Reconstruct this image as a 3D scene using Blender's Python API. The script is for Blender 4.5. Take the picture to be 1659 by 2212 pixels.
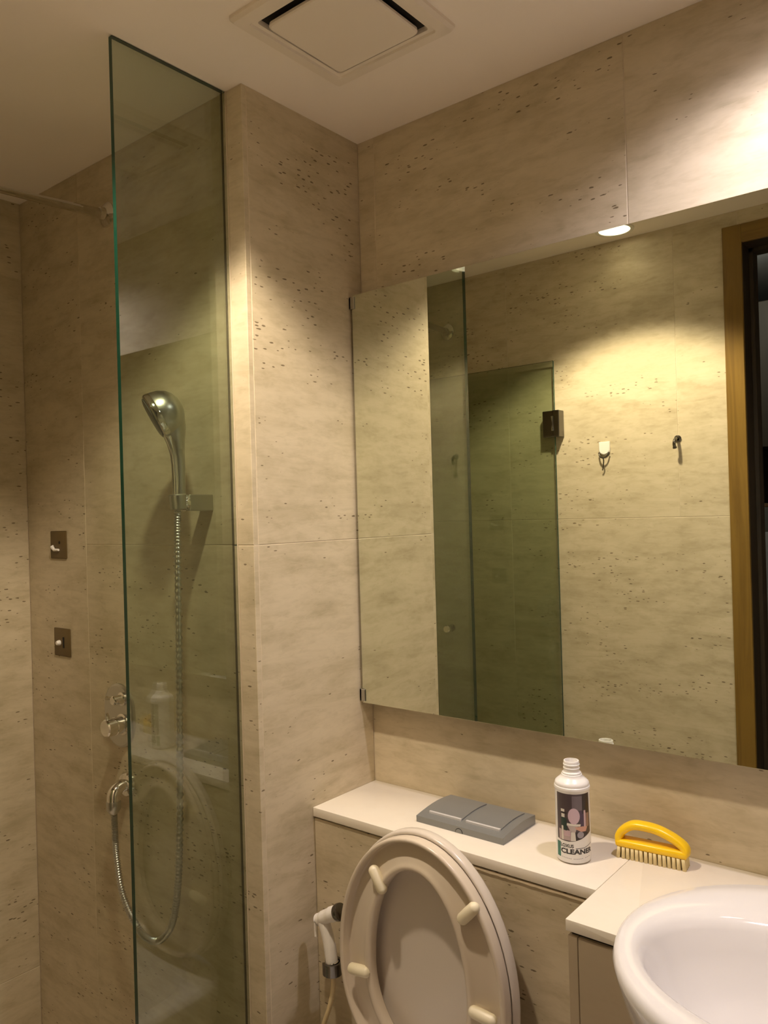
import bpy, bmesh, math, random
from mathutils import Vector, Matrix
for o in list(bpy.data.objects): bpy.data.objects.remove(o)
sc = bpy.context.scene
COL = sc.collection
pi = math.pi
random.seed(7)

# ------------------------------------------------------------------ camera
ZC, ZL = 2.35, 0.85            # ceiling and ledge heights
F, RX, RY, RZ = 1711.23, 1.5731, -0.0282, 0.6801
CP = Vector((1.2049, -1.4284, 1.4759))
cam = bpy.data.cameras.new('camera'); cam.sensor_fit = 'HORIZONTAL'; cam.sensor_width = 36.0
cam.lens = F*36/1659; cam.clip_start = 0.02; cam.clip_end = 50
co = bpy.data.objects.new('camera', cam); COL.objects.link(co)
Rm = Matrix.Rotation(RZ, 3, 'Z') @ Matrix.Rotation(RX, 3, 'X') @ Matrix.Rotation(RY, 3, 'Z')
co.matrix_world = Matrix.Translation(CP) @ Rm.to_4x4()
sc.camera = co
# ------------------------------------------------------------------ world, exposure
wd = bpy.data.worlds.new('world'); sc.world = wd; wd.use_nodes = True
wd.node_tree.nodes['Background'].inputs[0].default_value = (1.0, .8, .6, 1)
wd.node_tree.nodes['Background'].inputs[1].default_value = 0.01
vs = sc.view_settings; vs.view_transform = 'Standard'; vs.look = 'None'; vs.gamma = 1.0
vs.use_curve_mapping = False; vs.exposure = 0.72
sc.cycles.sample_clamp_indirect = 4.0; sc.cycles.diffuse_bounces = 5; sc.cycles.max_bounces = 8; sc.cycles.use_light_tree = False; sc.cycles.glossy_bounces = 4
# lamps of the room: x, y, watts, colour (each sits in its own downlight, built below)
LAMP_C = (0.25, -0.75, 37.0, (1.0, .83, .63), 1.45, .35)      # warm ceiling downlight before the shower
LAMP_B = (0.99, -0.25, 18.0, (1.0, .90, .98), 2.15, .8)      # whiter downlight above the basin
LAMP_A = (0.221, -1.069, 0.15, (1.0, .84, .60), 2.2, .3)     # small downlight close to the opposite wall
FILL_H = (0.1, -2.3, 7.0, (1.0, .96, .92), 2.2, .3)         # unseen hallway fill lamp, added to brighten the hall in the mirror

# ------------------------------------------------------------------ materials
MATS = {}
def mat(name, col, rough=.5, metal=0.0, spec=.5, coat=0.0, sss=0.0):
    if name in MATS: return MATS[name]
    m = bpy.data.materials.new(name); m.use_nodes = True
    b = m.node_tree.nodes['Principled BSDF']
    b.inputs['Base Color'].default_value = (*col, 1); b.inputs['Roughness'].default_value = rough
    b.inputs['Metallic'].default_value = metal; b.inputs['Specular IOR Level'].default_value = spec
    b.inputs['Coat Weight'].default_value = coat
    MATS[name] = m
    return m
def nmat(name):
    m = bpy.data.materials.new(name); m.use_nodes = True; MATS[name] = m
    nt = m.node_tree
    return m, nt, nt.nodes['Principled BSDF']
def N(nt, t, **k):
    n = nt.nodes.new(t)
    for a, v in k.items(): setattr(n, a, v)
    return n
def math_(nt, op, a, b=None, clamp=False):
    n = N(nt, 'ShaderNodeMath', operation=op); n.use_clamp = clamp
    for i, v in enumerate((a, b)):
        if v is None: continue
        if isinstance(v, (int, float)): n.inputs[i].default_value = v
        else: nt.links.new(v, n.inputs[i])
    return n.outputs[0]
def mixc(nt, f, a, b):
    n = N(nt, 'ShaderNodeMix', data_type='RGBA')
    if isinstance(f, (int, float)): n.inputs[0].default_value = f
    else: nt.links.new(f, n.inputs[0])
    for i, v in ((6, a), (7, b)):
        if isinstance(v, tuple): n.inputs[i].default_value = (*v, 1)
        else: nt.links.new(v, n.inputs[i])
    return n.outputs[2]
def ramp(nt, x, a, b):
    n = N(nt, 'ShaderNodeMapRange'); n.interpolation_type = 'SMOOTHSTEP'
    nt.links.new(x, n.inputs[0]); n.inputs[1].default_value = a; n.inputs[2].default_value = b
    return n.outputs[0]
def noise(nt, v, scale, detail=4, rough=.55, dist=0.0):
    n = N(nt, 'ShaderNodeTexNoise'); n.inputs['Scale'].default_value = scale
    n.inputs['Detail'].default_value = detail; n.inputs['Roughness'].default_value = rough
    n.inputs['Distortion'].default_value = dist
    nt.links.new(v, n.inputs['Vector']); return n.outputs['Fac']
def posvec(nt, sx, sy, sz, rnd=True):
    g = N(nt, 'ShaderNodeNewGeometry')
    p = g.outputs['Position']
    if rnd:
        oi = N(nt, 'ShaderNodeObjectInfo'); s = N(nt, 'ShaderNodeVectorMath', operation='SCALE')
        s.inputs[0].default_value = (3.1, 5.7, 9.3); nt.links.new(oi.outputs['Random'], s.inputs['Scale'])
        a = N(nt, 'ShaderNodeVectorMath', operation='ADD'); nt.links.new(p, a.inputs[0]); nt.links.new(s.outputs[0], a.inputs[1]); p = a.outputs[0]
    m = N(nt, 'ShaderNodeVectorMath', operation='MULTIPLY'); nt.links.new(p, m.inputs[0]); m.inputs[1].default_value = (sx, sy, sz)
    return m.outputs[0]
def travertine(name, light, dark, pit=(.10, .065, .03), pits=1.0, rough=.42, contrast=1.0):
    m, nt, b = nmat(name)
    st = noise(nt, posvec(nt, 3.6, 3.6, 22), 1.0, 4, .68, 1.2)      # long horizontal veins
    st2 = noise(nt, posvec(nt, 20, 20, 62), 1.0, 3, .65, .5)
    cl = noise(nt, posvec(nt, 7, 7, 15), 1.0, 4, .65)              # clouds
    f = math_(nt, 'ADD', math_(nt, 'MULTIPLY', ramp(nt, st, .36, .72), .34), math_(nt, 'MULTIPLY', ramp(nt, cl, .40, .70), .45))
    f = math_(nt, 'ADD', f, math_(nt, 'MULTIPLY', ramp(nt, st2, .45, .72), .28))
    f = math_(nt, 'MULTIPLY', f, contrast, True)
    c = mixc(nt, f, light, dark)
    # pits: short dark slots gathered in bands
    if not pits:
        nt.links.new(c, b.inputs['Base Color']); b.inputs['Roughness'].default_value = rough; b.inputs['Specular IOR Level'].default_value = .3
        return m
    pv = posvec(nt, .75, .75, 2.6)
    vo = N(nt, 'ShaderNodeTexVoronoi'); vo.inputs['Scale'].default_value = 62; nt.links.new(pv, vo.inputs['Vector'])
    wob = noise(nt, posvec(nt, 130, 130, 300), 1.0, 1)
    sep = N(nt, 'ShaderNodeSeparateColor'); nt.links.new(vo.outputs['Color'], sep.inputs[0])
    band = noise(nt, posvec(nt, 4, 4, 13), 1.0, 2, .6)
    dist = math_(nt, 'ADD', vo.outputs['Distance'], math_(nt, 'MULTIPLY', math_(nt, 'SUBTRACT', wob, .5), .35))
    rad = math_(nt, 'MULTIPLY', math_(nt, 'MULTIPLY', sep.outputs[0], ramp(nt, band, .44, .60)), .32*pits)
    keep = math_(nt, 'GREATER_THAN', sep.outputs[1], .35)
    rad = math_(nt, 'MULTIPLY', rad, keep)
    pm = math_(nt, 'MULTIPLY', math_(nt, 'SUBTRACT', rad, dist), 16.0 if pits else 0.0, True)
    c = mixc(nt, math_(nt, 'MULTIPLY', pm, .8), c, pit)
    nt.links.new(c, b.inputs['Base Color'])
    nt.links.new(math_(nt, 'ADD', math_(nt, 'MULTIPLY', f, .15), rough), b.inputs['Roughness'])
    b.inputs['Specular IOR Level'].default_value = .3
    return m
TRAV = travertine('travertine', (.605, .52, .372), (.405, .34, .215))
SLAB = travertine('pale_limestone', (.82, .76, .66), (.77, .69, .58), pits=.0, rough=.22, contrast=.6)
FLOOR = travertine('floor_stone', (.74, .66, .55), (.64, .55, .44))
def plaster(name, col):
    m, nt, b = nmat(name)
    big = noise(nt, posvec(nt, 1, 1, 1, False), 2.0, 2)
    nt.links.new(mixc(nt, ramp(nt, big, .3, .7), col, tuple(x*.96 for x in col)), b.inputs['Base Color'])
    b.inputs['Roughness'].default_value = .75
    return m
CEIL = plaster('ceiling_paint', (.92, .84, .765))
GROUT = plaster('grout', (.60, .51, .375))
HALLP = plaster('hall_paint', (.34, .34, .35))
def wood(name, a, b_, axis=2, rough=.35):
    m, nt, b = nmat(name)
    s = [38, 38, 38]; s[axis] = 2.2
    n = noise(nt, posvec(nt, *s), 1.0, 6, .6, .8)
    nt.links.new(mixc(nt, ramp(nt, n, .35, .7), a, b_), b.inputs['Base Color'])
    b.inputs['Roughness'].default_value = rough
    return m
WOOD = wood('golden_wood', (.215, .125, .022), (.15, .082, .014))
WOODX = wood('golden_wood_across', (.215, .125, .022), (.15, .082, .014), 0)
DARKW = wood('dark_wood', (.045, .030, .014), (.025, .017, .009), 2, .6)
BROWNW = wood('brown_wood', (.20, .105, .04), (.13, .065, .025), 0)
def glass(name, tint, refl=1.0):
    m = bpy.data.materials.new(name); m.use_nodes = True; nt = m.node_tree; nt.nodes.clear()
    out = N(nt, 'ShaderNodeOutputMaterial'); mx = N(nt, 'ShaderNodeMixShader')
    tr = N(nt, 'ShaderNodeBsdfTransparent'); tr.inputs[0].default_value = (*tint, 1)
    gl = N(nt, 'ShaderNodeBsdfGlossy'); gl.inputs['Roughness'].default_value = 0.012; gl.inputs[0].default_value = (1, 1, 1, 1)
    lw = N(nt, 'ShaderNodeLayerWeight'); lw.inputs[0].default_value = .5
    f = math_(nt, 'POWER', lw.outputs['Facing'], 5.0)
    f = math_(nt, 'ADD', math_(nt, 'MULTIPLY', f, .95), .045*refl, True)
    nt.links.new(f, mx.inputs[0]); nt.links.new(tr.outputs[0], mx.inputs[1]); nt.links.new(gl.outputs[0], mx.inputs[2])
    nt.links.new(mx.outputs[0], out.inputs[0]); MATS[name] = m
    return m
GLASS = glass('shower_glass', (.80, .84, .775), 1.6)
GEDGE = mat('glass_edge', (.008, .05, .03), .12)
MIRROR = mat('mirror_silver', (.80, .83, .70), .0, 1.0)
CHROME = mat('chrome', (.80, .78, .74), .08, 1.0)
SATIN = mat('satin_nickel', (.55, .54, .50), .30, 1.0)
DKCHROME = mat('dark_chrome', (.20, .19, .17), .18, 1.0)
CERAMIC = mat('white_ceramic', (.80, .78, .79), .09, 0, .5, .3)
SEATP = mat('toilet_plastic', (.66, .57, .46), .24, 0, .45)
LIDP = mat('lid_plastic', (.68, .61, .53), .2, 0, .45)
BUMP = mat('yellowed_rubber', (.82, .74, .54), .4)
WPLAST = mat('white_plastic', (.86, .82, .76), .28)
BOTTLE = mat('bottle_plastic', (.88, .86, .85), .3)
YELLOW = mat('yellow_plastic', (.93, .60, .01), .3)
BRIST = mat('bristle_fibre', (.78, .66, .36), .7)
GREYP = mat('grey_silver_plastic', (.25, .255, .25), .32, .3)
LIPHL = mat('lip_highlight', (.66, .65, .66), .3, .2)  # paler than the plate: paints the highlight along the button lips
HOSEP = mat('cream_hose', (.72, .58, .33), .35)
SHADEBLK = mat('gap_shade_black', (.012, .009, .006), .8)  # near-black colour painting the shade inside gaps and openings
SILIC = mat('dark_silicone', (.06, .045, .022), .5)
BROWNP = mat('brown_plate', (.13, .085, .03), .5)
VENTP = mat('vent_plastic', (.80, .72, .63), .5)
def emis(name, col, s):
    m = bpy.data.materials.new(name); m.use_nodes = True; b = m.node_tree.nodes['Principled BSDF']
    b.inputs['Base Color'].default_value = (.8, .8, .8, 1)
    b.inputs['Emission Color'].default_value = (*col, 1); b.inputs['Emission Strength'].default_value = s
    return m

# ------------------------------------------------------------------ mesh helpers
def link(name, me, m, parent=None, smooth=False, label=None):
    o = bpy.data.objects.new(name, me); COL.objects.link(o)
    if m is not None:
        for mm in (m if isinstance(m, (list, tuple)) else [m]): me.materials.append(mm)
    if smooth is not False:
        for p in me.polygons: p.use_smooth = True
        if smooth is not True:
            try: me.set_sharp_from_angle(angle=math.radians(smooth))
            except Exception: pass
    if parent is not None: o.parent = parent
    if label: o['label'] = label
    return o
def from_bm(name, bm, m, parent=None, smooth=False, label=None):
    bmesh.ops.recalc_face_normals(bm, faces=bm.faces[:])
    me = bpy.data.meshes.new(name); bm.to_mesh(me); bm.free()
    return link(name, me, m, parent, smooth, label)
def bm_box(x0, x1, y0, y1, z0, z1, bev=0.0, seg=1, bm=None):
    b = bmesh.new()
    bmesh.ops.create_cube(b, size=1.0)
    bmesh.ops.scale(b, vec=(x1-x0, y1-y0, z1-z0), verts=b.verts[:])
    bmesh.ops.translate(b, vec=((x0+x1)/2, (y0+y1)/2, (z0+z1)/2), verts=b.verts[:])
    if bev: bmesh.ops.bevel(b, geom=b.edges[:], offset=bev, segments=seg, affect='EDGES', profile=.5)
    if bm is not None:
        me = bpy.data.meshes.new('t'); b.to_mesh(me); b.free(); bm.from_mesh(me); bpy.data.meshes.remove(me); return bm
    return b
def box(name, x0, x1, y0, y1, z0, z1, m, parent=None, bev=0.0, seg=1, label=None):
    return from_bm(name, bm_box(x0, x1, y0, y1, z0, z1, bev, seg), m, parent, 30 if seg > 1 else False, label)
def rings(bm, loops, cap0=True, cap1=True, close=False):
    vs_ = [[bm.verts.new(p) for p in lp] for lp in loops]
    n = len(loops[0])
    pairs = list(zip(vs_[:-1], vs_[1:])) + ([(vs_[-1], vs_[0])] if close else [])
    for a, b in pairs:
        for i in range(n):
            bm.faces.new((a[i], a[(i+1) % n], b[(i+1) % n], b[i]))
    if not close:
        if cap0: bm.faces.new(vs_[0][::-1])
        if cap1: bm.faces.new(vs_[-1])
    return vs_
def frame_of(d):
    d = d.normalized(); u = Vector((0, 0, 1)) if abs(d.z) < .95 else Vector((1, 0, 0))
    a = d.cross(u).normalized(); b = a.cross(d).normalized(); return a, b
def bm_tube(pts, rad, seg=16, bm=None, sy=1.0):
    bm = bm or bmesh.new(); pts = [Vector(p) for p in pts]
    if not isinstance(rad, (list, tuple)): rad = [rad]*len(pts)
    loops = []; prev = None
    for i, p in enumerate(pts):
        d = (pts[min(i+1, len(pts)-1)] - pts[max(i-1, 0)]).normalized()
        if prev is None: a, b = frame_of(d)
        else:
            a = (prev - d*prev.dot(d)).normalized(); b = d.cross(a).normalized()
        prev = a
        loops.append([p + (a*math.cos(t) + b*math.sin(t)*sy)*rad[i] for t in [2*pi*k/seg for k in range(seg)]])
    rings(bm, loops); return bm
def tube(name, pts, rad, m, parent=None, seg=16, sy=1.0, label=None):
    return from_bm(name, bm_tube(pts, rad, seg, None, sy), m, parent, 50, label)
def bm_lathe(prof, origin=(0, 0, 0), axis=(0, 0, 1), seg=40, bm=None, cap0=True, cap1=True):
    bm = bm or bmesh.new(); o = Vector(origin); d = Vector(axis).normalized(); a, b = frame_of(d)
    loops = [[o + d*z + (a*math.cos(t) + b*math.sin(t))*max(r, 1e-5) for t in [2*pi*k/seg for k in range(seg)]] for r, z in prof]
    rings(bm, loops, cap0, cap1); return bm
def lathe(name, prof, m, parent=None, origin=(0, 0, 0), axis=(0, 0, 1), seg=40, label=None, smooth=35):
    return from_bm(name, bm_lathe(prof, origin, axis, seg), m, parent, smooth, label)
def spline(pts, n=8):
    P = [Vector(p) for p in pts]; P = [2*P[0]-P[1]] + P + [2*P[-1]-P[-2]]; out = []
    for i in range(1, len(P)-2):
        for k in range(n):
            t = k/n; a, b, c, d = P[i-1:i+3]
            out.append(.5*((2*b) + (c-a)*t + (2*a-5*b+4*c-d)*t*t + (3*b-a-3*c+d)*t**3))
    out.append(P[-2]); return out
def thing(name, label, cat, loc=(0, 0, 0), rz=0.0, group=None):
    o = bpy.data.objects.new(name, None); COL.objects.link(o); o.location = loc; o.rotation_euler = (0, 0, rz)
    o.empty_display_size = .05; o['label'] = label; o['category'] = cat
    if group: o['group'] = group
    return o
def tag(o, label, cat, group=None):
    o['label'] = label; o['category'] = cat
    if group: o['group'] = group
    return o
def struct(o, label=None):
    o['kind'] = 'structure'
    if label: o['label'] = label
    return o
def keep(o, root):
    """parent a mesh built in world coordinates to a root that is not at the origin"""
    o.parent = root; o.matrix_parent_inverse = Matrix.Translation(root.location).inverted() if root.rotation_euler.z == 0 else (Matrix.Translation(root.location) @ Matrix.Rotation(root.rotation_euler.z, 4, 'Z')).inverted()
    return o

# ------------------------------------------------------------------ the room shell
NW, GX, GE, LX, OY, XE = 0.357, -0.054, -0.617, -0.913, -1.17, 1.55   # nib width, glass plane, glass end, far wall, opposite wall, end wall
J = .0006; TT = .012; GD = .0007   # half joint, slab thickness, joint depth
def tile(parent, axis, val, a0, a1, z0, z1, sgn, m=TRAV):
    """stone slab whose face lies in plane axis=val; sgn: direction from the face into the wall"""
    lo, hi = (val, val+TT*sgn) if sgn > 0 else (val+TT*sgn, val)
    if axis == 1: b = bm_box(a0+J, a1-J, lo, hi, z0+J, z1-J, .0008)
    else: b = bm_box(lo, hi, a0+J, a1-J, z0+J, z1-J, .0008)
    return from_bm('tile', b, m, parent)
wr = struct(box('wall_right', -.012, XE+.15, GD, .16, 0, ZC, GROUT), 'travertine clad wall behind the mirror')
for a0, a1, z0, z1 in ((0, .048, 1.42, ZC), (.048, .648, 1.42, ZC), (.648, 1.248, 1.42, ZC), (1.248, XE, 1.42, ZC),
                       (0, .948, 0, 1.42), (.948, XE, 0, 1.42)):
    tile(wr, 1, 0, a0, a1, z0, z1, 1)
wc = struct(box('wall_center', LX-.15, -GD, -NW+GD, .0, 0, ZC, GROUT), 'travertine clad return wall beside the shower screen')
for z0, z1 in ((0, 1.42), (1.42, ZC)):
    tile(wc, 0, 0, -NW+TT, 0, z0, z1, -1)
for a0, a1, zs in ((LX, -.622, (0, ZC)), (-.622, 0, (0, 1.42, ZC))):
    for z0, z1 in zip(zs[:-1], zs[1:]): tile(wc, 1, -NW, a0, a1, z0, z1, 1)
wl = struct(box('wall_left', LX-.15, LX-GD, OY-.16, -NW, 0, ZC, GROUT), 'far travertine wall of the shower')
for y0, y1 in ((OY, -.757), (-.757, -NW)):
    for z0, z1 in ((0, .27), (.27, ZC)): tile(wl, 0, LX, y0, y1, z0, z1, -1)
DX0, DX1, DZ = .571, 1.42, 2.25       # door opening
bmw = bm_box(LX-.15, DX0-.012, OY-.16, OY-GD, 0, ZC)
bm_box(DX1+.012, XE+.15, OY-.16, OY-GD, 0, ZC, bm=bmw); bm_box(DX0-.012, DX1+.012, OY-.16, OY-GD, DZ+.012, ZC, bm=bmw)
wo = struct(from_bm('wall_opposite', bmw, GROUT), 'travertine wall opposite the mirror with the doorway')
for a0, a1, z0, z1 in ((LX, -.233, 1.44, ZC), (-.233, .367, 1.44, ZC), (.367, DX0-.014, 1.44, ZC), (LX, -.233, 0, 1.44), (-.233, DX0-.014, 0, 1.44),
                       (DX0-.014, DX1+.014, DZ+.014, ZC), (DX1+.014, XE, 0, ZC)):
    tile(wo, 1, OY, a0, a1, z0, z1, -1)
we = struct(box('wall_end', XE+GD, XE+.15, OY, 0, 0, ZC, GROUT), 'travertine end wall beyond the basin')
tile(we, 0, XE, OY, -.6, 0, ZC, 1); tile(we, 0, XE, -.6, 0, 0, ZC, 1)
cl = struct(box('ceiling', LX-.15, XE+.15, OY-.16, .16, ZC, ZC+.1, CEIL), 'plain warm white ceiling')
fl = struct(box('floor', LX-.15, XE+.15, OY-.16, .16, -.1, -.001, GROUT), 'stone tiled bathroom floor')
for i in range(5):
    for j in range(3):
        x0 = LX + i*.5; y0 = OY + j*.4
        from_bm('tile', bm_box(x0+J, min(x0+.5, XE)-J, y0+J, min(y0+.4, 0)-J, -.01, .0, .0008), FLOOR, fl)
# hallway beyond the doorway
HY = -4.2
struct(box('floor_hall', -1.5, 3.0, HY, OY-.16, -.1, -.001, BROWNW), 'dark wooden hallway floor')
struct(box('ceiling_hall', -1.5, 3.0, HY, OY-.16, 2.62, 2.72, HALLP), 'grey hallway ceiling')
bmw = bm_box(-1.6, -1.5, HY, OY-.16, 0, 2.62); bm_box(3.0, 3.1, HY, OY-.16, 0, 2.62, bm=bmw); bm_box(-1.6, 3.1, HY-.1, HY, 0, 2.62, bm=bmw)
bm_box(-1.6, LX-.15, OY-.16, OY-.1, 0, 2.62, bm=bmw); bm_box(XE+.15, 3.1, OY-.16, OY-.1, 0, 2.62, bm=bmw); bm_box(LX-.15, XE+.15, OY-.16, OY-.1, ZC+.1, 2.62, bm=bmw)
struct(from_bm('wall_hall', bmw, HALLP), 'grey hallway walls')
# door frame
df = struct(bpy.data.objects.new('trim_1', None), 'golden brown wooden door frame'); COL.objects.link(df); df.location = (DX0, OY, 0)
for nm, x0, x1, z0, z1, mm in (('architrave', DX0-.054, DX0, 0, DZ+.054, WOOD), ('architrave', DX1, DX1+.054, 0, DZ+.054, WOOD), ('head_architrave', DX0, DX1, DZ, DZ+.054, WOODX)):
    keep(box(nm, x0, x1, OY, OY+.012, z0, z1, mm, None, .0015), df)
for nm, x0, x1, z0, z1 in (('jamb', DX0-.010, DX0, 0, DZ), ('jamb', DX1, DX1+.010, 0, DZ), ('head_jamb', DX0-.010, DX1+.010, DZ, DZ+.010)):
    keep(box(nm, x0, x1, OY-.16, OY, z0, z1, DARKW, None, .001), df)
for nm, x0, x1, z0, z1 in (('door_stop', DX0, DX0+.012, 0, DZ), ('head_stop', DX0, DX1, DZ-.012, DZ)):
    keep(box(nm, x0, x1, OY-.12, OY-.07, z0, z1, DARKW, None, .001), df)

# ------------------------------------------------------------------ downlights (each with its own lamp)
def downlight(name, x, y, z, watts, col, cone, blend, label, spot=True, r=.047, es=9.0):
    t = thing(name, label, 'ceiling light', (x, y, z))
    lathe('trim_ring', [(r+.012, 0), (r+.011, -.004), (r+.004, -.005), (r, -.003), (r, .0)], mat('white_trim', (.75, .72, .66), .4), t)
    from_bm('lens', bm_lathe([(r, -.0012), (r, -.0018), (.0001, -.0022)], cap0=True), emis('lens_'+name, col, es), t, 30)
    l = bpy.data.lights.new(name+'_lamp', 'SPOT' if spot else 'POINT'); l.energy = watts; l.color = col; l.shadow_soft_size = .03
    if spot: l.spot_size = 2*math.atan(cone*(1+.45*blend)); l.spot_blend = blend
    lo = bpy.data.objects.new(name+'_lamp', l); COL.objects.link(lo); lo.parent = t; lo.location = (0, 0, -.034 if spot else -.05)
    return t
downlight('downlight', LAMP_C[0], LAMP_C[1], ZC, LAMP_C[2], LAMP_C[3], LAMP_C[4], LAMP_C[5], 'warm round recessed downlight in the ceiling before the shower')
downlight('downlight', LAMP_B[0], LAMP_B[1], ZC, LAMP_B[2], LAMP_B[3], LAMP_B[4], LAMP_B[5], 'whiter round recessed downlight in the ceiling above the basin')
downlight('downlight', LAMP_A[0], LAMP_A[1], ZC, LAMP_A[2], LAMP_A[3], LAMP_A[4], LAMP_A[5], 'round lit downlight reflected at the top edge of the mirror', es=3.0, r=.048)
downlight('downlight', FILL_H[0], FILL_H[1], 2.62, FILL_H[2], FILL_H[3], FILL_H[4], FILL_H[5], 'cool round downlight, unseen, added to light the dim hallway', spot=False, es=8.0)

# ------------------------------------------------------------------ mirror with clips
mi = thing('wall_mirror', 'wide frameless greenish mirror clipped to the travertine wall above the ledge', 'mirror', (.75, 0, 1.042))
M0, M1, MZ0, MZ1, MY = .007, 1.5, 1.042, 1.982, -.0445
keep(box('mirror_glass', M0, M1, MY, MY+.006, MZ0, MZ1, [MIRROR], None, .0006), mi)
keep(box('backing_board', .05, 1.45, MY+.006, 0, MZ0+.03, MZ1-.03, DARKW, None), mi)
for zc_, s in ((MZ1-.018, 1), (MZ0+.018, -1)):
    b = bm_box(.0005, .016, MY-.003, MY-.0003, zc_-.014, zc_+.014, .001)
    bm_box(.0005, .0065, MY-.003, MY+.012, zc_-.014, zc_+.014, .001, bm=b)
    keep(from_bm('clip', b, SATIN), mi)

# ------------------------------------------------------------------ shower screen, door and rod
gs = thing('shower_screen', 'tall fixed clear green tinted glass shower panel reaching the ceiling', 'glass panel', (GX, -NW, 0))
def pane(name, x0, x1, y0, y1, z0, z1, root, axis):
    b = bm_box(x0, x1, y0, y1, z0, z1)
    me = bpy.data.meshes.new(name)
    for f in b.faces: f.material_index = 0 if abs(f.normal[axis]) > .9 else 1
    b.normal_update()
    for f in b.faces: f.material_index = 0 if abs(f.normal[axis]) > .9 else 1
    b.to_mesh(me); b.free()
    return keep(link(name, me, [GLASS, GEDGE]), root)
pane('glass_sheet', GX-.005, GX+.005, GE, -NW+.0002, .0, ZC-.0015, gs, 0)
keep(box('silicone_seal', GX-.0085, GX-.0051, -NW-.003, -NW-.0002, 0, ZC-.001, SILIC), gs)
keep(box('silicone_seal', GX+.0051, GX+.0075, -NW-.002, -NW-.0002, 0, ZC-.001, GROUT), gs)
gd = thing('shower_door', 'frameless glass shower door swung open against the opposite wall', 'glass door', (-.04, OY, 0))
pane('door_glass', -.565, -.042, OY+.018, OY+.026, .012, 1.985, gd, 1)
hz = 1.768
for hz in (1.768, .32):
    b = bm_box(-.083, -.042, OY+.013, OY+.034, hz-.045, hz+.045, .002); bm_box(-.042, -.018, OY+.001, OY+.040, hz-.045, hz+.045, .002, bm=b)
    h = keep(from_bm('hinge', b, DKCHROME), gd)
    k = tube('hinge_pin', [(-.042, OY+.038, hz-.025), (-.042, OY+.038, hz+.025)], .007, CHROME, None, 12); k.parent = h
for s in (1, -1):
    yb = OY+.026 if s > 0 else OY+.018
    keep(lathe('knob', [(.008, 0), (.008, .010*1), (.014, .012), (.0145, .020), (.012, .024)] if s > 0 else [(.008, 0), (.008, .006), (.013, .007), (.013, .014)], CHROME, None, (-.50, yb, 1.035), (0, s, 0), 20), gd)
rod = thing('shower_rod', 'slim chrome rod high up across the shower', 'rod', (-.489, -NW, 2.211))
RE = Vector((-.489, OY, 2.211 + (OY+NW)*.062))
keep(tube('bar', [(-.489, -NW, 2.211), RE], .0125, CHROME, None, 20), rod)
for p, d in (((-.489, -NW, 2.211), (0, -1, 0)), (RE, (0, 1, 0))):
    keep(lathe('flange', [(.030, 0), (.030, .003), (.024, .008), (.015, .011), (.013, .022)], CHROME, None, p, d, 28), rod)

# ------------------------------------------------------------------ hand shower, bracket and hose
HX = -.137
br = thing('shower_bracket', 'satin metal wall bracket holding the hand shower', 'bracket', (HX, -NW, 1.51))
keep(box('arm_block', HX-.014, HX+.014, -NW-.060, -NW, 1.493, 1.527, SATIN, None, .0015), br)
keep(lathe('swivel_joint', [(.016, 0), (.0175, .002), (.0175, .006), (.015, .008), (.013, .016)], CHROME, None, (HX, -NW-.058, 1.51), (0, -1, 0), 28), br)
keep(lathe('cradle', [(.0135, -.016), (.0165, -.014), (.0175, .014), (.0155, .016)], SATIN, None, (HX, -.436, 1.512), (0, -.08, 1), 28), br)
hs = thing('hand_shower', 'satin silver hand shower with chrome band hanging behind the glass panel', 'shower head', (HX, -.436, 1.50))
n_ = Vector((-.50, -.73, -.47)).normalized(); hc = Vector((HX-.006, -.470, 1.688))
pe = hc - n_*.022
path = spline([(HX, -.4335, 1.497), (HX, -.4325, 1.56), (HX, -.4340, 1.605), (HX+.001, -.4395, 1.640), (HX+.003, -.4475, 1.668), tuple(pe)], 6)
nn = len(path); prof_r = [(0, .0120), (.2, .0130), (.42, .0145), (.58, .0190), (.75, .0265), (.88, .027), (1, .012)]
def interp(tab, t):
    for (a, va), (b, vb) in zip(tab[:-1], tab[1:]):
        if t <= b: return va + (vb-va)*(t-a)/(b-a)
    return tab[-1][1]
bmh = bm_tube(path, [interp(prof_r, i/(nn-1)) for i in range(nn)], 28, None, 1.0)
bm_lathe([(.0005, .048), (.015, .0463), (.028, .0405), (.038, .0315), (.0445, .018), (.0475, .004), (.0475, .0)], hc, -n_, 36, bmh)
keep(from_bm('body', bmh, SATIN, None, 45), hs)
band = [hc + n_*.004]
keep(lathe('chrome_band', [(.0475, .000), (.0490, .003), (.0490, .011), (.046, .014), (.043, .014)], CHROME, None, hc, n_, 36), hs)
keep(lathe('spray_face', [(.0425, .0), (.0425, .0165), (.036, .0185), (.0001, .019)], mat('spray_face', (.10, .10, .09), .35), None, hc, n_, 36), hs)
rib, rbr = [], []
for i in range(0, int(nn*.84)):
    rr_ = interp(prof_r, i/(nn-1)); t_ = i/(nn-1)
    rib.append(path[i] + Vector((.25, -.95, -.15)).normalized()*(rr_*.88 + .0005)); rbr.append(.0042 + .0065*max(0, min(1, (t_-.45)/.3)) if t_ < .75 else .0107*max(.1, (.86-t_)/.11))
keep(tube('chrome_spine', rib, rbr, CHROME, None, 12), hs)
hp = [(-.46, -.4005, .806), (-.458, -.401, .76), (-.454, -.401, .70), (-.427, -.405, .621), (-.363, -.412, .569), (-.31, -.419, .560), (-.258, -.425, .576), (-.206, -.432, .625), (-.177, -.435, .703),
      (-.161, -.437, .831), (-.151, -.438, 1.024), (-.144, -.439, 1.214), (-.139, -.4395, 1.403), (-.137, -.4375, 1.50)]
hpts = spline(hp, 60)
ho = bm_tube(hpts, [.0068 + .0009*(1 if (i//2) % 2 else -1) for i in range(len(hpts))], 10)
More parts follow.
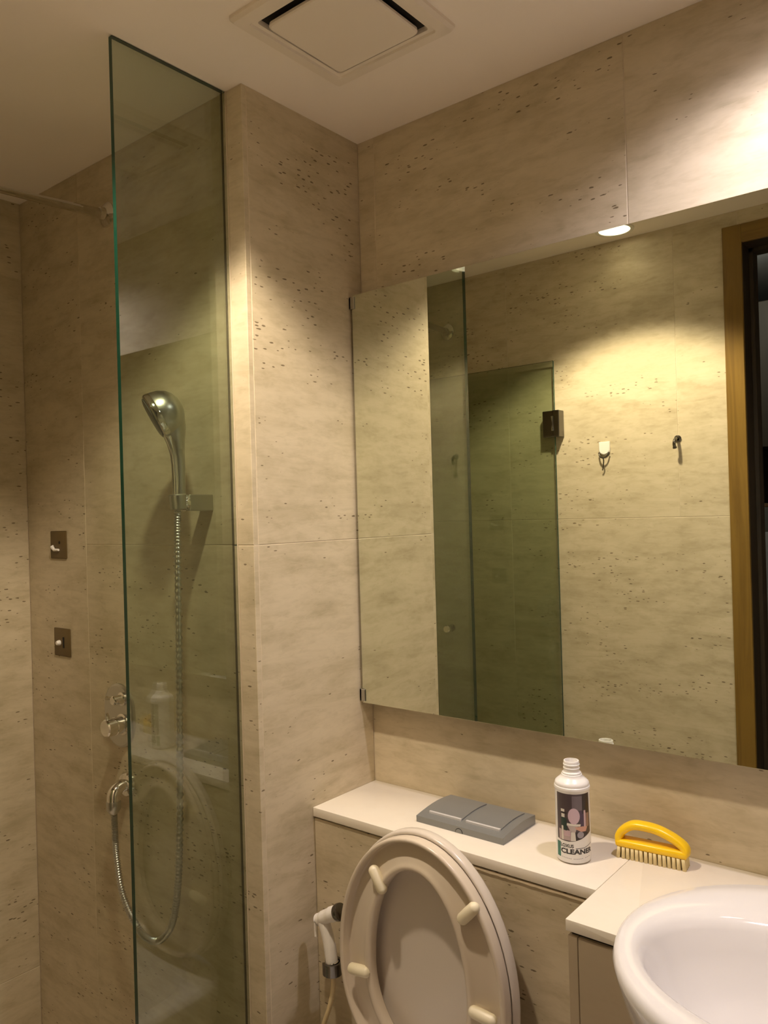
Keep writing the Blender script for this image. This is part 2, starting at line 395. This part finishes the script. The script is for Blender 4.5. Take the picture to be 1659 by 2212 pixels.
tag(from_bm('shower_hose', ho, SATIN, None, 60), 'ribbed metal shower hose looping down the shower wall', 'hose')
ol = thing('hose_outlet', 'chrome wall elbow feeding the shower hose', 'pipe elbow', (-.465, -NW, .852))
keep(lathe('escutcheon', [(.030, 0), (.030, .004), (.026, .010), (.017, .013)], CHROME, None, (-.465, -NW, .852), (0, -1, 0), 28), ol)
keep(tube('elbow', spline([(-.465, -NW, .852), (-.464, -NW-.022, .852), (-.462, -NW-.040, .842), (-.461, -NW-.0435, .822)], 6), .0155, CHROME, None, 18), ol)
keep(lathe('hose_nut', [(.0155, .004), (.0165, .0), (.0165, -.016), (.0095, -.026)], SATIN, None, (-.461, -NW-.0435, .822), (0, 0, 1), 18), ol)

# ------------------------------------------------------------------ shower valve
va = thing('shower_valve', 'oval chrome mixer plate with two control knobs on the shower wall', 'valve', (-.49, -NW, 1.012))
def stadium(w, h, n=14):
    r = w/2; s = h/2-r; return [(r*math.cos(t), s+r*math.sin(t)) for t in [pi*k/n for k in range(n+1)]] + [(r*math.cos(t), -s+r*math.sin(t)) for t in [pi+pi*k/n for k in range(n+1)]]
b = bmesh.new(); out = stadium(.122, .152); inn = stadium(.112, .142)
rings(b, [[Vector((-.490+x, -NW, 1.012+z)) for x, z in out], [Vector((-.490+x, -NW-.005, 1.012+z)) for x, z in out], [Vector((-.490+x, -NW-.008, 1.012+z)) for x, z in inn]])
keep(from_bm('plate', b, SATIN, None, 30), va)
lev = keep(lathe('diverter_knob', [(.016, 0), (.016, .004), (.011, .006), (.011, .026), (.009, .028)], CHROME, None, (-.468, -NW-.008, 1.055), (0, -1, 0), 22), va)
cb = tube('lever', [(-.500, -NW-.030, 1.057), (-.436, -NW-.030, 1.057)], [.005, .006], CHROME, None, 12); cb.parent = lev
kn = keep(lathe('mixer_knob', [(.025, 0), (.025, .004), (.0205, .006), (.0205, .020), (.0215, .021), (.0215, .024), (.0205, .025), (.0205, .046), (.018, .049), (.0001, .049)], CHROME, None, (-.468, -NW-.008, .995), (0, -1, 0), 28), va)
lv = tube('lever', [(-.468, -NW-.046, 1.014), (-.468, -NW-.05, 1.030)], [.004, .003], CHROME, None, 10); lv.parent = kn
for (xc, zc_, lab, peg) in ((-.752, 1.419, 'upper dark brown square wall plate with a bent white peg', 1), (-.746, 1.166, 'lower dark brown square wall plate with a single white peg', 0)):
    pl = thing('wall_plate', lab, 'wall plate', (xc, -NW, zc_))
    b = bmesh.new(); o_ = [(sx*.039, sz*.0365) for sx, sz in ((-1, -1), (1, -1), (1, 1), (-1, 1))]
    keep(box('plate', xc-.039, xc+.039, -NW-.003, -NW, zc_-.036, zc_+.036, BROWNP, None, .0025, 2), pl)
    if peg:
        keep(tube('peg', [(xc-.026, -NW-.003, zc_-.004), (xc-.024, -NW-.007, zc_-.006), (xc-.012, -NW-.008, zc_-.013), (xc+.006, -NW-.006, zc_-.013)], [.004, .005, .004, .003], WPLAST, None, 10), pl)
        keep(lathe('screw_hole', [(.004, 0), (.004, .0012)], SHADEBLK, None, (xc+.006, -NW-.0025, zc_+.006), (0, -1, 0), 12), pl)
    else:
        keep(lathe('peg', [(.007, 0), (.007, .004), (.005, .009), (.0001, .010)], WPLAST, None, (xc-.012, -NW-.003, zc_-.002), (0, -1, 0), 14), pl)
        keep(box('slot', xc+.005, xc+.011, -NW-.0042, -NW-.0028, zc_-.014, zc_+.014, SHADEBLK), pl)

# ------------------------------------------------------------------ ceiling vent
vt = thing('exhaust_vent', 'square white ceiling exhaust vent with a dropped centre plate', 'vent', (.288, -.369, ZC))
b = bmesh.new()
def sq(h, z, c=(.288, -.369), n=4, r=.006):
    pts = []
    for cx_, cy_, a0 in ((1, 1, 0), (-1, 1, pi/2), (-1, -1, pi), (1, -1, 3*pi/2)):
        for k in range(n+1):
            t = a0+pi/2*k/n; pts.append(Vector((c[0]+cx_*(h-r)+r*math.cos(t), c[1]+cy_*(h-r)+r*math.sin(t), z)))
    return pts
rings(b, [sq(.143, ZC+.0), sq(.143, ZC-.006), sq(.138, ZC-.012), sq(.118, ZC-.013), sq(.116, ZC-.009), sq(.108, ZC-.009), sq(.106, ZC-.001), sq(.106, ZC+.0)], False, False, True)
keep(from_bm('frame', b, VENTP, None, 30), vt)
b = bmesh.new(); rings(b, [sq(.106, ZC-.0004), sq(.106, ZC-.0010)]); keep(from_bm('duct_shade', b, SHADEBLK), vt)  # flat black sheet painting the shade of the cavity behind the plate
b = bmesh.new(); rings(b, [sq(.096, ZC-.010, r=.012), sq(.0965, ZC-.015, r=.012), sq(.094, ZC-.018, r=.012)]); keep(from_bm('centre_plate', b, VENTP, None, 30), vt)
for sx in (-1, 1): keep(box('stem', .288+sx*.05-.006, .288+sx*.05+.006, -.375, -.363, ZC-.0105, ZC-.001, VENTP), vt)

# ------------------------------------------------------------------ ledge, panels, vanity
D1, D2, XV = .2107, .324, .6447
lg = box('stone_ledge', .0005, XV-.0008, -D1, -.0005, ZL-.0195, ZL, SLAB, None, .0012, 2); tag(lg, 'pale stone ledge top over the cistern left of the basin counter', 'ledge')
lp = thing('cistern_panel', 'travertine front panel under the ledge behind the toilet', 'panel', (.32, -D1+.004, 0))
keep(box('stone_front', .0005, XV+.0015, -D1+.004, -D1+.022, 0, ZL-.024, TRAV, None, .001), lp)
keep(box('shadow_gap', .0005, XV+.0015, -D1+.010, -D1+.022, ZL-.0255, ZL-.0195, SHADEBLK), lp)  # black strip painting the shade of the gap under the ledge
b = bmesh.new()
xs = [.30 + .33*k/40 for k in range(41)]
lo_, up_ = [], []
rings(b, [[Vector((x, -D1+.0015, ZL-.0265-random.random()*.0016)), Vector((x, -D1+.005, ZL-.0265)), Vector((x, -D1+.005, ZL-.0235)), Vector((x, -D1+.0015, ZL-.0237))] for x in xs])
keep(from_bm('sealant_bead', b, mat('sealant', (.72, .60, .42), .5)), lp)
keep(box('carcass', .0005, XV, -D1+.022, -.0005, 0, ZL-.0255, GROUT), lp)
vc = box('stone_counter', XV, XE-.001, -D2, -.0005, ZL-.0175, ZL+.0003, SLAB, None, .0012, 2); tag(vc, 'pale stone basin counter with a sharp front corner', 'counter')
vn = thing('vanity_cabinet', 'beige laminate vanity cabinet under the basin counter', 'cabinet', (1.1, -D2, 0))
LAM = travertine('beige_laminate', (.46, .38, .27), (.42, .34, .235), pits=.25, rough=.4, contrast=.6)
keep(box('carcass', XV+.003, XE-.002, -D2+.024, -D1+.0, .1, ZL-.018, LAM), vn)
keep(box('side_panel', XV+.002, XV+.018, -D2+.0025, -D1+.003, .1, ZL-.0245, LAM, None, .0008), vn)
keep(box('gap_shade_strip', XV+.006, .735, -D2+.010, -D2+.024, ZL-.0255, ZL-.0178, SHADEBLK), vn)  # black strip painting the shade of the gap under the counter
for k in range(2):
    x0 = XV+.0185 + k*.443; d = keep(box('door', x0, x0+.440, -D2+.003, -D2+.021, .11, ZL-.0245, LAM, None, .0008), vn)

# ------------------------------------------------------------------ basin
bs = thing('wash_basin', 'round white semi-recessed ceramic wash basin overhanging the counter', 'basin', (.99, -.33, ZL))
def ell(cx, cy, a, b_, z, n=72, e=2.0):
    out = []
    for k in range(n):
        t = 2*pi*k/n; c, s = math.cos(t), math.sin(t)
        out.append(Vector((cx + a*math.copysign(abs(c)**(2/e), c), cy + b_*math.copysign(abs(s)**(2/e), s), z)))
    return out
XB, YB, ZR = .990, -.335, .893
loops = [ell(XB, YB-.03, .03, .03, .70), ell(XB, YB-.03, .10, .10, .705), ell(XB, YB-.022, .165, .155, .735), ell(XB, YB-.012, .205, .195, .785), ell(XB, YB-.004, .231, .222, .835), ell(XB, YB, .2425, .2335, .868), ell(XB, YB, .245, .236, .880), ell(XB, YB, .242, .233, .889),
         ell(XB, YB, .236, .227, ZR), ell(XB, YB-.012, .222, .198, ZR+.001), ell(XB, YB-.030, .210, .162, ZR-.001), ell(XB, YB-.036, .203, .145, ZR-.006), ell(XB, YB-.038, .197, .137, ZR-.016), ell(XB, YB-.040, .186, .128, ZR-.040),
         ell(XB, YB-.042, .160, .112, ZR-.080), ell(XB, YB-.042, .115, .084, ZR-.115), ell(XB, YB-.042, .06, .048, ZR-.132), ell(XB, YB-.042, .022, .022, ZR-.137)]
b = bmesh.new(); rings(b, loops); keep(from_bm('bowl', b, CERAMIC, None, 60), bs)
cut = bmesh.new()
rings(cut, [[Vector((XB + (p.x-XB)*1.006, YB + (p.y-YB)*1.006, p.z-(.002 if i == 0 else 0))) for p in lp] for i, lp in enumerate(loops[:7])] + [ell(XB, YB, .2465, .2375, .93)])
bmesh.ops.recalc_face_normals(cut, faces=cut.faces[:]); cme = bpy.data.meshes.new('cut'); cut.to_mesh(cme); cut.free(); cuto = bpy.data.objects.new('cut', cme); COL.objects.link(cuto)
for o in [vc] + [c for c in vn.children]:
    md = o.modifiers.new('basin_cut', 'BOOLEAN'); md.operation = 'DIFFERENCE'; md.solver = 'EXACT'; md.object = cuto
    dg = bpy.context.evaluated_depsgraph_get(); dg.update()
    me = bpy.data.meshes.new_from_object(o.evaluated_get(dg)); o.modifiers.clear(); o.data = me
bpy.data.objects.remove(cuto)
keep(lathe('drain', [(.021, 0), (.021, .002), (.012, .003), (.0001, .003)], CHROME, None, (XB, YB-.042, ZR-.137), (0, 0, 1), 24), bs)

# ------------------------------------------------------------------ toilet
TX, TY = .331, -.296
to = thing('toilet', 'white toilet with seat and lid raised against the cistern panel', 'toilet', (TX, -.45, 0))
def egg(a, up, dn, zc_, n=80, e=2.3):
    out = []
    for k in range(n):
        t = 2*pi*k/n; c, s = math.cos(t), math.sin(t)
        ee = 2.0 if s >= 0 else e
        out.append((a*math.copysign(abs(c)**(2/ee), c), zc_ + (up*s if s >= 0 else dn*math.copysign(abs(s)**(2/ee), s))))
    return out
SO, SI = egg(.186, .256, .195, .630), egg(.107, .200, .142, .628, e=2.0)
def seat_loop(s, y):
    return [Vector((TX + a[0]*(1-s)+c[0]*s, y, a[1]*(1-s)+c[1]*s)) for a, c in zip(SO, SI)]
def off(o, d): return [Vector((p.x, p.y, p.z)) for p in o]
sl = [seat_loop(.015, TY+.022), seat_loop(.0, TY+.018), seat_loop(.0, TY+.004), seat_loop(.02, TY+.0008), seat_loop(.06, TY), seat_loop(.115, TY), seat_loop(.135, TY+.002), seat_loop(.15, TY+.0155), seat_loop(.20, TY+.0175),
      seat_loop(.45, TY+.0135), seat_loop(.72, TY+.0060), seat_loop(.80, TY+.0035), seat_loop(.84, TY+.0008), seat_loop(.90, TY), seat_loop(.97, TY+.001), seat_loop(1.0, TY+.005), seat_loop(1.0, TY+.018), seat_loop(.96, TY+.0225)]
b = bmesh.new(); rings(b, sl, close=True); st = keep(from_bm('seat', b, SEATP, None, 60), to)
for (bx, bz) in ((.249, .793), (.449, .789), (.196, .606), (.472, .622)):
    d = Vector((bx-TX, 0, (bz-.63)*.8)).normalized()
    c_ = Vector((bx, TY+.0005, bz)); L = .054
    rb = .0108; pts, rr = [], []
    for k in range(13):
        a = -pi/2 + pi*k/12; h = (L/2-rb)*(1 if a > 1e-6 else -1 if a < -1e-6 else 0)
        pts.append(c_ + d*(h + rb*math.sin(a))); rr.append(max(.0008, rb*math.cos(a)))
    bp_ = from_bm('bumper', bm_tube(pts, rr, 14), BUMP, None, 50, 'yellowed rubber bumper'); bp_.parent = st
LO = egg(.190, .262, .200, .630)
def lid(sc_, y, dz=0): return [Vector((TX + x*sc_, y, .630 + (z-.630)*sc_ + dz)) for x, z in LO]
b = bmesh.new()
rings(b, [lid(.955, TY+.026), lid(.985, TY+.0225), lid(1.0, TY+.0245), lid(1.004, TY+.032), lid(1.002, TY+.042), lid(.985, TY+.048), lid(.93, TY+.052), lid(.6, TY+.057), lid(.1, TY+.058)], False, True)
inner = [lid(.955, TY+.026), lid(.93, TY+.034), lid(.6, TY+.038), lid(.1, TY+.039)]
rings(b, inner, False, True); bmesh.ops.remove_doubles(b, verts=b.verts[:], dist=1e-5)
keep(from_bm('lid', b, LIDP, None, 60), to)
def bowl(a, yb, yf, z, n=48, e=2.2):
    cy_ = yb-.16; out = []
    for k in range(n):
        t = 2*pi*k/n; c, s = math.cos(t), math.sin(t)
        out.append(Vector((TX + a*math.copysign(abs(c)**(2/e), c), cy_ + ((yb-cy_)*math.copysign(abs(s)**(2/4), s) if s > 0 else (cy_-yf)*s), z)))
    return out
b = bmesh.new()
rings(b, [bowl(.10, -.215, -.50, 0), bowl(.105, -.215, -.52, .02), bowl(.12, -.215, -.56, .15), bowl(.155, -.215, -.66, .28), bowl(.175, -.215, -.715, .36), bowl(.18, -.215, -.725, .405), bowl(.175, -.22, -.72, .41),
          bowl(.125, -.29, -.67, .41), bowl(.118, -.295, -.66, .40), bowl(.10, -.30, -.62, .32), bowl(.05, -.32, -.52, .22), bowl(.01, -.38, -.46, .21)])
keep(from_bm('bowl', b, CERAMIC, None, 60), to)
for s in (-1, 1):
    keep(lathe('hinge', [(.012, -.02), (.013, -.018), (.013, .018), (.012, .02)], LIDP, None, (TX+s*.075, TY+.022, .424), (1, 0, 0), 18), to)

# ------------------------------------------------------------------ flush plate
fp = thing('flush_plate', 'grey dual flush plate with two buttons set on the stone ledge', 'flush plate', (.3315, -.085, ZL))
b = bmesh.new(); PX0, PX1, PY0, PY1 = .2305, .4325, -.147, -.022
def fprof(y):  # domed top height over the ledge
    t = (y-PY0)/(PY1-PY0); return .0125 + .0085*math.sin(pi*min(1, t*1.02)*.78)
ys = [PY0 + (PY1-PY0)*k/14 for k in range(15)]
lps = []
for y in ys: lps.append((y, fprof(y)))
l0 = [Vector((PX0, y, ZL+z)) for y, z in lps] + [Vector((PX0, PY1, ZL)), Vector((PX0, PY0, ZL))]
l1 = [Vector((PX1, p.y, p.z)) for p in l0]
rings(b, [l0, l1]); bmesh.ops.bevel(b, geom=[e for e in b.edges if e.calc_face_angle(0) > .5], offset=.0012, segments=2, affect='EDGES')
keep(from_bm('cover', b, GREYP, None, 30), fp)
for x0, x1 in ((.2495, .3265), (.3375, .4145)):
    b = bmesh.new(); yy = [-.124 + .092*k/8 for k in range(9)]
    c0 = [Vector((x0, y, ZL+fprof(y)+.0022)) for y in yy] + [Vector((x0, y, ZL+fprof(y)-.001)) for y in yy[::-1]]
    rings(b, [c0, [Vector((x1, p.y, p.z)) for p in c0]])
    bt = keep(from_bm('button', b, GREYP, None, 30), fp)
    lipb = box('button_lip', x0, x1, -.1290, -.1240, ZL+fprof(-.126)-.001, ZL+fprof(-.126)+.0042, LIPHL, None, .0006); lipb.parent = bt
def half(rr_, y0, y1, m, nm):
    b = bmesh.new(); o2 = [(rr_*math.cos(t), .0004 + rr_*1.05*math.sin(t)) for t in [pi*k/14 for k in range(15)]]
    rings(b, [[Vector((.3335+x, y0, ZL+z)) for x, z in o2], [Vector((.3335+x, y1, ZL+z)) for x, z in o2]])
    return keep(from_bm(nm, b, m), fp)
half(.0088, PY0, PY0-.0003, SHADEBLK, 'notch_shadow'); half(.0076, PY0, PY0-.0009, GREYP, 'release_notch')

# ------------------------------------------------------------------ cleaner bottle
BX, BY = .562, -.120
bo = thing('cleaner_bottle', 'open white cleaner bottle with a printed label standing on the ledge', 'bottle', (BX, BY, ZL))
R0 = .0305
prof = [(.0001, .001), (.027, .001), (.0292, .002), (.0302, .0045), (R0, .008), (R0, .1255), (.0312, .127), (.0316, .130), (.0312, .1325), (.0300, .1335), (.0302, .1365), (.0294, .1390), (.0262, .1420), (.0218, .1458), (.0186, .1490), (.0182, .1515), (.0168, .1522), (.0168, .1545), (.0152, .1555),
        (.0140, .1565), (.0138, .1605), (.0146, .1612), (.0146, .1628), (.0136, .1636), (.0136, .1668), (.0146, .1676), (.0146, .1692), (.0136, .1700), (.0136, .1742), (.0130, .1752), (.0118, .1752), (.0115, .172), (.0115, .150), (.0001, .149)]
lathe('body', prof, BOTTLE, bo, seg=56, smooth=40)
CA = -64.0
def wrap(polys, dr, name, mats, parent, label=None):
    """polys: list of (list of (angle deg from the viewer's side, z metres), material index); wraps flat print round the bottle"""
    b = bmesh.new()
    for pts, mi_ in polys:
        vs_ = [b.verts.new((a, z, 0)) for a, z in pts]
        f = b.faces.new(vs_); f.material_index = mi_
    bmesh.ops.triangulate(b, faces=b.faces[:])
    a_min = min(v.co.x for v in b.verts); a_max = max(v.co.x for v in b.verts)
    k = math.ceil(a_min/6)*6
    while k < a_max:
        bmesh.ops.bisect_plane(b, geom=b.verts[:]+b.edges[:]+b.faces[:], plane_co=(k, 0, 0), plane_no=(1, 0, 0)); k += 6
    for v in b.verts:
        a = math.radians(CA + v.co.x); r = R0 + dr; z = v.co.y
        v.co = Vector((r*math.cos(a), r*math.sin(a), z))
    me = bpy.data.meshes.new(name); b.to_mesh(me); b.free()
    return link(name, me, mats, parent, False, label)
def za(u, v):   # label drawing grid -> angle, height
    return (math.degrees(math.asin(max(-.995, min(.995, (u-652)/336)))), (2003-v)*.0000952)
def poly(pts): return [za(u, v) for u, v in pts]
def rect(u0, v0, u1, v1): return poly([(u0, v1), (u1, v1), (u1, v0), (u0, v0)])
def oval(u, v, a, b_, n=20): return poly([(u + a*math.cos(2*pi*k/n), v - b_*math.sin(2*pi*k/n)) for k in range(n)])
def pr(n, c): return mat('print_'+n, c, .35)
lab = wrap([(rect(340, 690, 980, 1960), 0)], .00008, 'label', [mat('label_paper', (.84, .82, .80), .3)], bo)
PM = [pr('plum', (.075, .055, .06)), pr('dusk', (.16, .13, .15)), pr('dark', (.03, .02, .022)), pr('violet', (.07, .04, .085)), pr('rose', (.58, .42, .46)), pr('brown', (.30, .19, .16)), pr('lid', (.62, .46, .54)),
      pr('porcelain', (.52, .44, .42)), pr('white', (.72, .68, .62)), pr('green', (.03, .055, .045)), pr('floor', (.46, .36, .36)), pr('skin', (.62, .34, .26)), pr('steel', (.34, .31, .35)), pr('teal', (.02, .16, .11)), pr('ink', (.03, .028, .03))]
pic = wrap([(poly([(362, 700), (362, 1560), (420, 1572), (560, 1578), (690, 1562), (800, 1530), (900, 1480), (968, 1432), (952, 700)][::1]), 0)], .00016, 'label_picture', [PM[0]], lab)
wrap([(rect(640, 735, 830, 1000), 1), (rect(830, 700, 946, 1065), 2), (rect(785, 1005, 858, 1290), 3), (rect(858, 1005, 890, 1310), 4), (rect(890, 1055, 944, 1315), 5),
      (rect(430, 1150, 535, 1385), 9), (poly([(390, 1370), (610, 1370), (610, 1560), (395, 1560)]), 10), (poly([(690, 1400), (860, 1380), (935, 1440), (800, 1525), (690, 1556)]), 2)], .00024, 'picture_background', PM, pic)
wrap([(oval(672, 1105, 112, 148), 6), (poly([(535, 1282), (790, 1292), (798, 1252), (540, 1236)]), 8), (poly([(545, 1284), (600, 1385), (690, 1410), (735, 1294)]), 7), (poly([(612, 1395), (604, 1562), (700, 1556), (690, 1400)]), 8),
      (rect(432, 990, 498, 1040), 8), (rect(440, 1075, 498, 1142), 8), (rect(438, 1300, 470, 1560), 8), (rect(440, 1040, 540, 1072), 2), (poly([(690, 1300), (710, 1345), (800, 1390), (890, 1395), (915, 1315), (830, 1295)]), 11), (oval(790, 1450, 62, 62), 12), (rect(480, 1380, 600, 1480), 4)], .00032, 'picture_motif', PM, pic)
wrap([(rect(352, 1612, 410, 1892), 13)], .00016, 'green_block', PM, lab)
wrap([(poly([(692, 1706), (850, 1700), (975, 1650), (975, 1640), (850, 1690), (692, 1696)]), 14)], .00016, 'rule', PM, lab)
sm = []
for k in range(17):
    u0 = 430 + k*31; dv = -((u0-650)/340)**2*34 + 34
    if k in (6, 13): continue
    sm.append((poly([(u0, 1866+dv*.9), (u0+22, 1866+dv*.9), (u0+22, 1856+dv*.9), (u0, 1856+dv*.9)]), 12))
wrap(sm, .00016, 'small_print', PM, lab)
def text(body, a0, a1, zb, h, name, m, parent, bold=.0):
    cu = bpy.data.curves.new(name, 'FONT'); cu.body = body; cu.size = 1.0; cu.offset = bold; cu.resolution_u = 3
    ob = bpy.data.objects.new(name, cu); COL.objects.link(ob)
    dg = bpy.context.evaluated_depsgraph_get(); dg.update()
    me = bpy.data.meshes.new_from_object(ob.evaluated_get(dg)); bpy.data.objects.remove(ob); bpy.data.curves.remove(cu)
    b = bmesh.new(); b.from_mesh(me); bpy.data.meshes.remove(me)
    x0 = min(v.co.x for v in b.verts); x1 = max(v.co.x for v in b.verts); y0 = min(v.co.y for v in b.verts); y1 = max(v.co.y for v in b.verts)
    for v in b.verts: v.co.x = a0 + (a1-a0)*(v.co.x-x0)/(x1-x0)
    k = math.ceil(a0/5)*5
    while k < a1:
        bmesh.ops.bisect_plane(b, geom=b.verts[:]+b.edges[:]+b.faces[:], plane_co=(k, 0, 0), plane_no=(1, 0, 0)); k += 5
    for v in b.verts:
        a = math.radians(CA + v.co.x); r = R0+.0002; z = zb + h*(v.co.y-y0)/(y1-y0)
        v.co = Vector((r*math.cos(a), r*math.sin(a), z))
    me = bpy.data.meshes.new(name); b.to_mesh(me); b.free()
    return link(name, me, m, parent)
text('CLEANER', -44.5, 74, .0185, .0092, 'large_lettering', PM[14], lab, .045)
text('LOXUS', -45, 0.5, .0297, .0062, 'small_lettering', PM[14], lab, .03)

# ------------------------------------------------------------------ scrubbing brush
bh = thing('scrub_brush', 'yellow plastic scrubbing brush with cream bristles on the counter', 'brush', (.680, -.0545, ZL), math.radians(5.5))
bb = bmesh.new()
bb = bm_box(-.062, .062, -.015, .015, .019, .0325, .005, 3, bm=bb)
arch = spline([(-.0565, 0, .0265), (-.0565, 0, .036), (-.049, 0, .047), (-.033, 0, .0575), (-.012, 0, .0595), (.012, 0, .0570), (.034, 0, .0495), (.050, 0, .0405), (.0565, 0, .033), (.0565, 0, .025)], 6)
la = len(arch)
def oval_tube(pts, w, h, seg=18):
    loops = []
    for i, p in enumerate(pts):
        d = (pts[min(i+1, len(pts)-1)] - pts[max(i-1, 0)]).normalized(); a = Vector((0, 1, 0)); c = d.cross(a).normalized()
        t_ = i/(len(pts)-1); e = 1 + .25*abs(2*t_-1)**3
        loops.append([p + a*math.copysign(abs(math.cos(t))**.75, math.cos(t))*w*e + c*math.copysign(abs(math.sin(t))**.75, math.sin(t))*h for t in [2*pi*k/seg for k in range(seg)]])
    return loops
rings(bb, oval_tube(arch, .0120, .0074))
bod = from_bm('handle', bb, YELLOW, bh, 45)
tm = bmesh.new(); bm_lathe([(.0030, .0195), (.0031, .012), (.0037, .0), (.0001, .0)], seg=10, bm=tm); tme = bpy.data.meshes.new('bristle_tuft'); bmesh.ops.recalc_face_normals(tm, faces=tm.faces[:]); tm.to_mesh(tme); tm.free(); tme.materials.append(BRIST)
for p_ in tme.polygons: p_.use_smooth = True
for i in range(15):
    for j in range(4):
        o = bpy.data.objects.new('bristle_tuft', tme); COL.objects.link(o); o.parent = bh
        x = -.0555 + i*.111/14; y = -.0117 + j*.0078; o.location = (x, y, 0)
        o.rotation_euler = (random.uniform(-.04, .04) + (-.06 if j == 0 else .06 if j == 3 else 0)*-1, random.uniform(-.03, .03) + (.09 if i == 0 else -.09 if i == 14 else 0), 0)
        o.location.x += -.0015*(1 if i == 0 else -1 if i == 14 else 0); o.location.z = .0006

# ------------------------------------------------------------------ bidet sprayer
SY = -.252
sp = thing('bidet_sprayer', 'white hand bidet sprayer with chrome nozzle hanging beside the toilet', 'sprayer', (.075, SY, .53))
hb = bm_tube(spline([(.048, SY, .640), (.062, SY, .648), (.085, SY, .6615), (.104, SY, .671)], 5), [.0125]*5 + [.0140]*5 + [.0155]*6, 20)
bm_tube(spline([(.062, SY, .646), (.070, SY, .625), (.078, SY, .598), (.083, SY, .566)], 6), [.0128]*6 + [.0125]*6 + [.0128]*7, 20, hb)
keep(from_bm('handle', hb, WPLAST, None, 50), sp)
keep(lathe('nozzle', [(.0165, -.004), (.0175, .0), (.0170, .006), (.0135, .0075), (.0001, .008)], DKCHROME, None, (.106, SY, .6722), (.9, 0, .42), 26), sp)
b = bm_tube(spline([(.050, SY, .650), (.041, SY, .636), (.0395, SY, .620), (.0400, SY, .603)], 5), [.005]*5+[.0035]*11, 10, None, 1.0)
keep(from_bm('trigger', b, WPLAST, None, 50), sp)
keep(lathe('collar', [(.011, .012), (.0135, .010), (.0135, -.012), (.009, -.017)], CHROME, None, (.0845, SY, .555), (-.1, 0, 1), 22), sp)
hd = thing('sprayer_holder', 'small chrome wall holder clasping the bidet sprayer', 'holder', (.085, -D1, .553))
b = bmesh.new()
for r_ in (0,):
    o2 = [(.0205*math.cos(t), .0205*math.sin(t)) for t in [pi*.75 + 2*pi*.86*k/20 - pi*1.25 for k in range(21)]]
    i2 = [(.0155*math.cos(t), .0155*math.sin(t)) for t in [pi*.75 + 2*pi*.86*k/20 - pi*1.25 for k in range(21)]]
    lp_ = o2 + i2[::-1]
    rings(b, [[Vector((.0845+y, SY+x, z)) for x, y in lp_] for z in (.542, .566)])
keep(from_bm('clasp', b, DKCHROME, None, 30), hd)
keep(box('arm', .076, .093, SY+.016, -D1+.0045, .544, .564, CHROME, None, .002), hd)
tag(tube('bidet_hose', spline([(.0865, SY, .540), (.0860, SY-.002, .512), (.0780, SY-.004, .475), (.0560, SY-.006, .415), (.040, SY-.004, .33), (.045, SY, .22), (.065, SY+.01, .14), (.06, -D1-.006, .125)], 8), .0048, HOSEP, None, 12), 'cream plastic hose of the bidet sprayer', 'hose')

# ------------------------------------------------------------------ hooks on the opposite wall (seen in the mirror)
wh = thing('adhesive_hook', 'white plastic adhesive hook with a dark wire on the opposite wall', 'hook', (.126, OY, 1.672))
b = bmesh.new(); o_ = [(-.019, .022), (-.019, -.006)] + [(.019*math.cos(t), -.006+.016*math.sin(t)) for t in [pi+pi*k/10 for k in range(1, 10)]] + [(.019, -.006), (.019, .022)]
rings(b, [[Vector((.126+x, OY, 1.672+z)) for x, z in o_], [Vector((.126+x, OY+.006, 1.672+z)) for x, z in o_], [Vector((.126+x*.85, OY+.009, 1.672+z*.85)) for x, z in o_]])
keep(from_bm('pad', b, WPLAST, None, 40), wh)
keep(tube('wire', spline([(.108, OY+.009, 1.658), (.114, OY+.014, 1.645), (.126, OY+.017, 1.640), (.138, OY+.014, 1.645), (.144, OY+.009, 1.658)], 5), .0024, DKCHROME, None, 8), wh)
keep(tube('tail', spline([(.126, OY+.017, 1.640), (.128, OY+.018, 1.628), (.124, OY+.014, 1.612), (.119, OY+.008, 1.600)], 5), .0022, DKCHROME, None, 8), wh)
rh = thing('robe_hook', 'small dark metal robe hook near the door frame', 'hook', (.366, OY, 1.68))
keep(lathe('rose', [(.011, 0), (.011, .003), (.007, .006)], DKCHROME, None, (.366, OY, 1.685), (0, 1, 0), 18), rh)
keep(tube('prong', spline([(.366, OY+.004, 1.685), (.365, OY+.022, 1.682), (.364, OY+.030, 1.668), (.364, OY+.024, 1.655)], 5), [.005]*14+[.0065]*2, DKCHROME, None, 10), rh)

# ------------------------------------------------------------------ hallway cabinet (seen in the mirror through the doorway)
hcab = thing('hall_cabinet', 'tall dark hallway cabinet with an open wooden niche', 'cabinet', (.0, -3.0, 0))
def hp_(nm, x0, x1, y0, y1, z0, z1, m): return keep(box(nm, x0, x1, y0, y1, z0, z1, m, None, .003), hcab)
hp_('upper_box', -.7, .6, -3.45, -3.0, 1.76, 2.50, DARKW)
hp_('niche_back', -.7, .6, -3.45, -3.40, 1.47, 1.76, BROWNW); hp_('niche_floor', -.7, .6, -3.40, -3.0, 1.455, 1.475, BROWNW)
hp_('niche_side', .12, .15, -3.40, -3.0, 1.475, 1.76, DARKW)
hp_('drawer', -.7, .6, -3.45, -3.0, 1.33, 1.455, mat('grey_drawer', (.13, .13, .12), .5))
hp_('pale_door', -.7, .6, -3.45, -3.0, .79, 1.33, mat('pale_door', (.46, .48, .52), .5))
hp_('plinth', -.7, .6, -3.45, -3.02, 0, .79, DARKW)
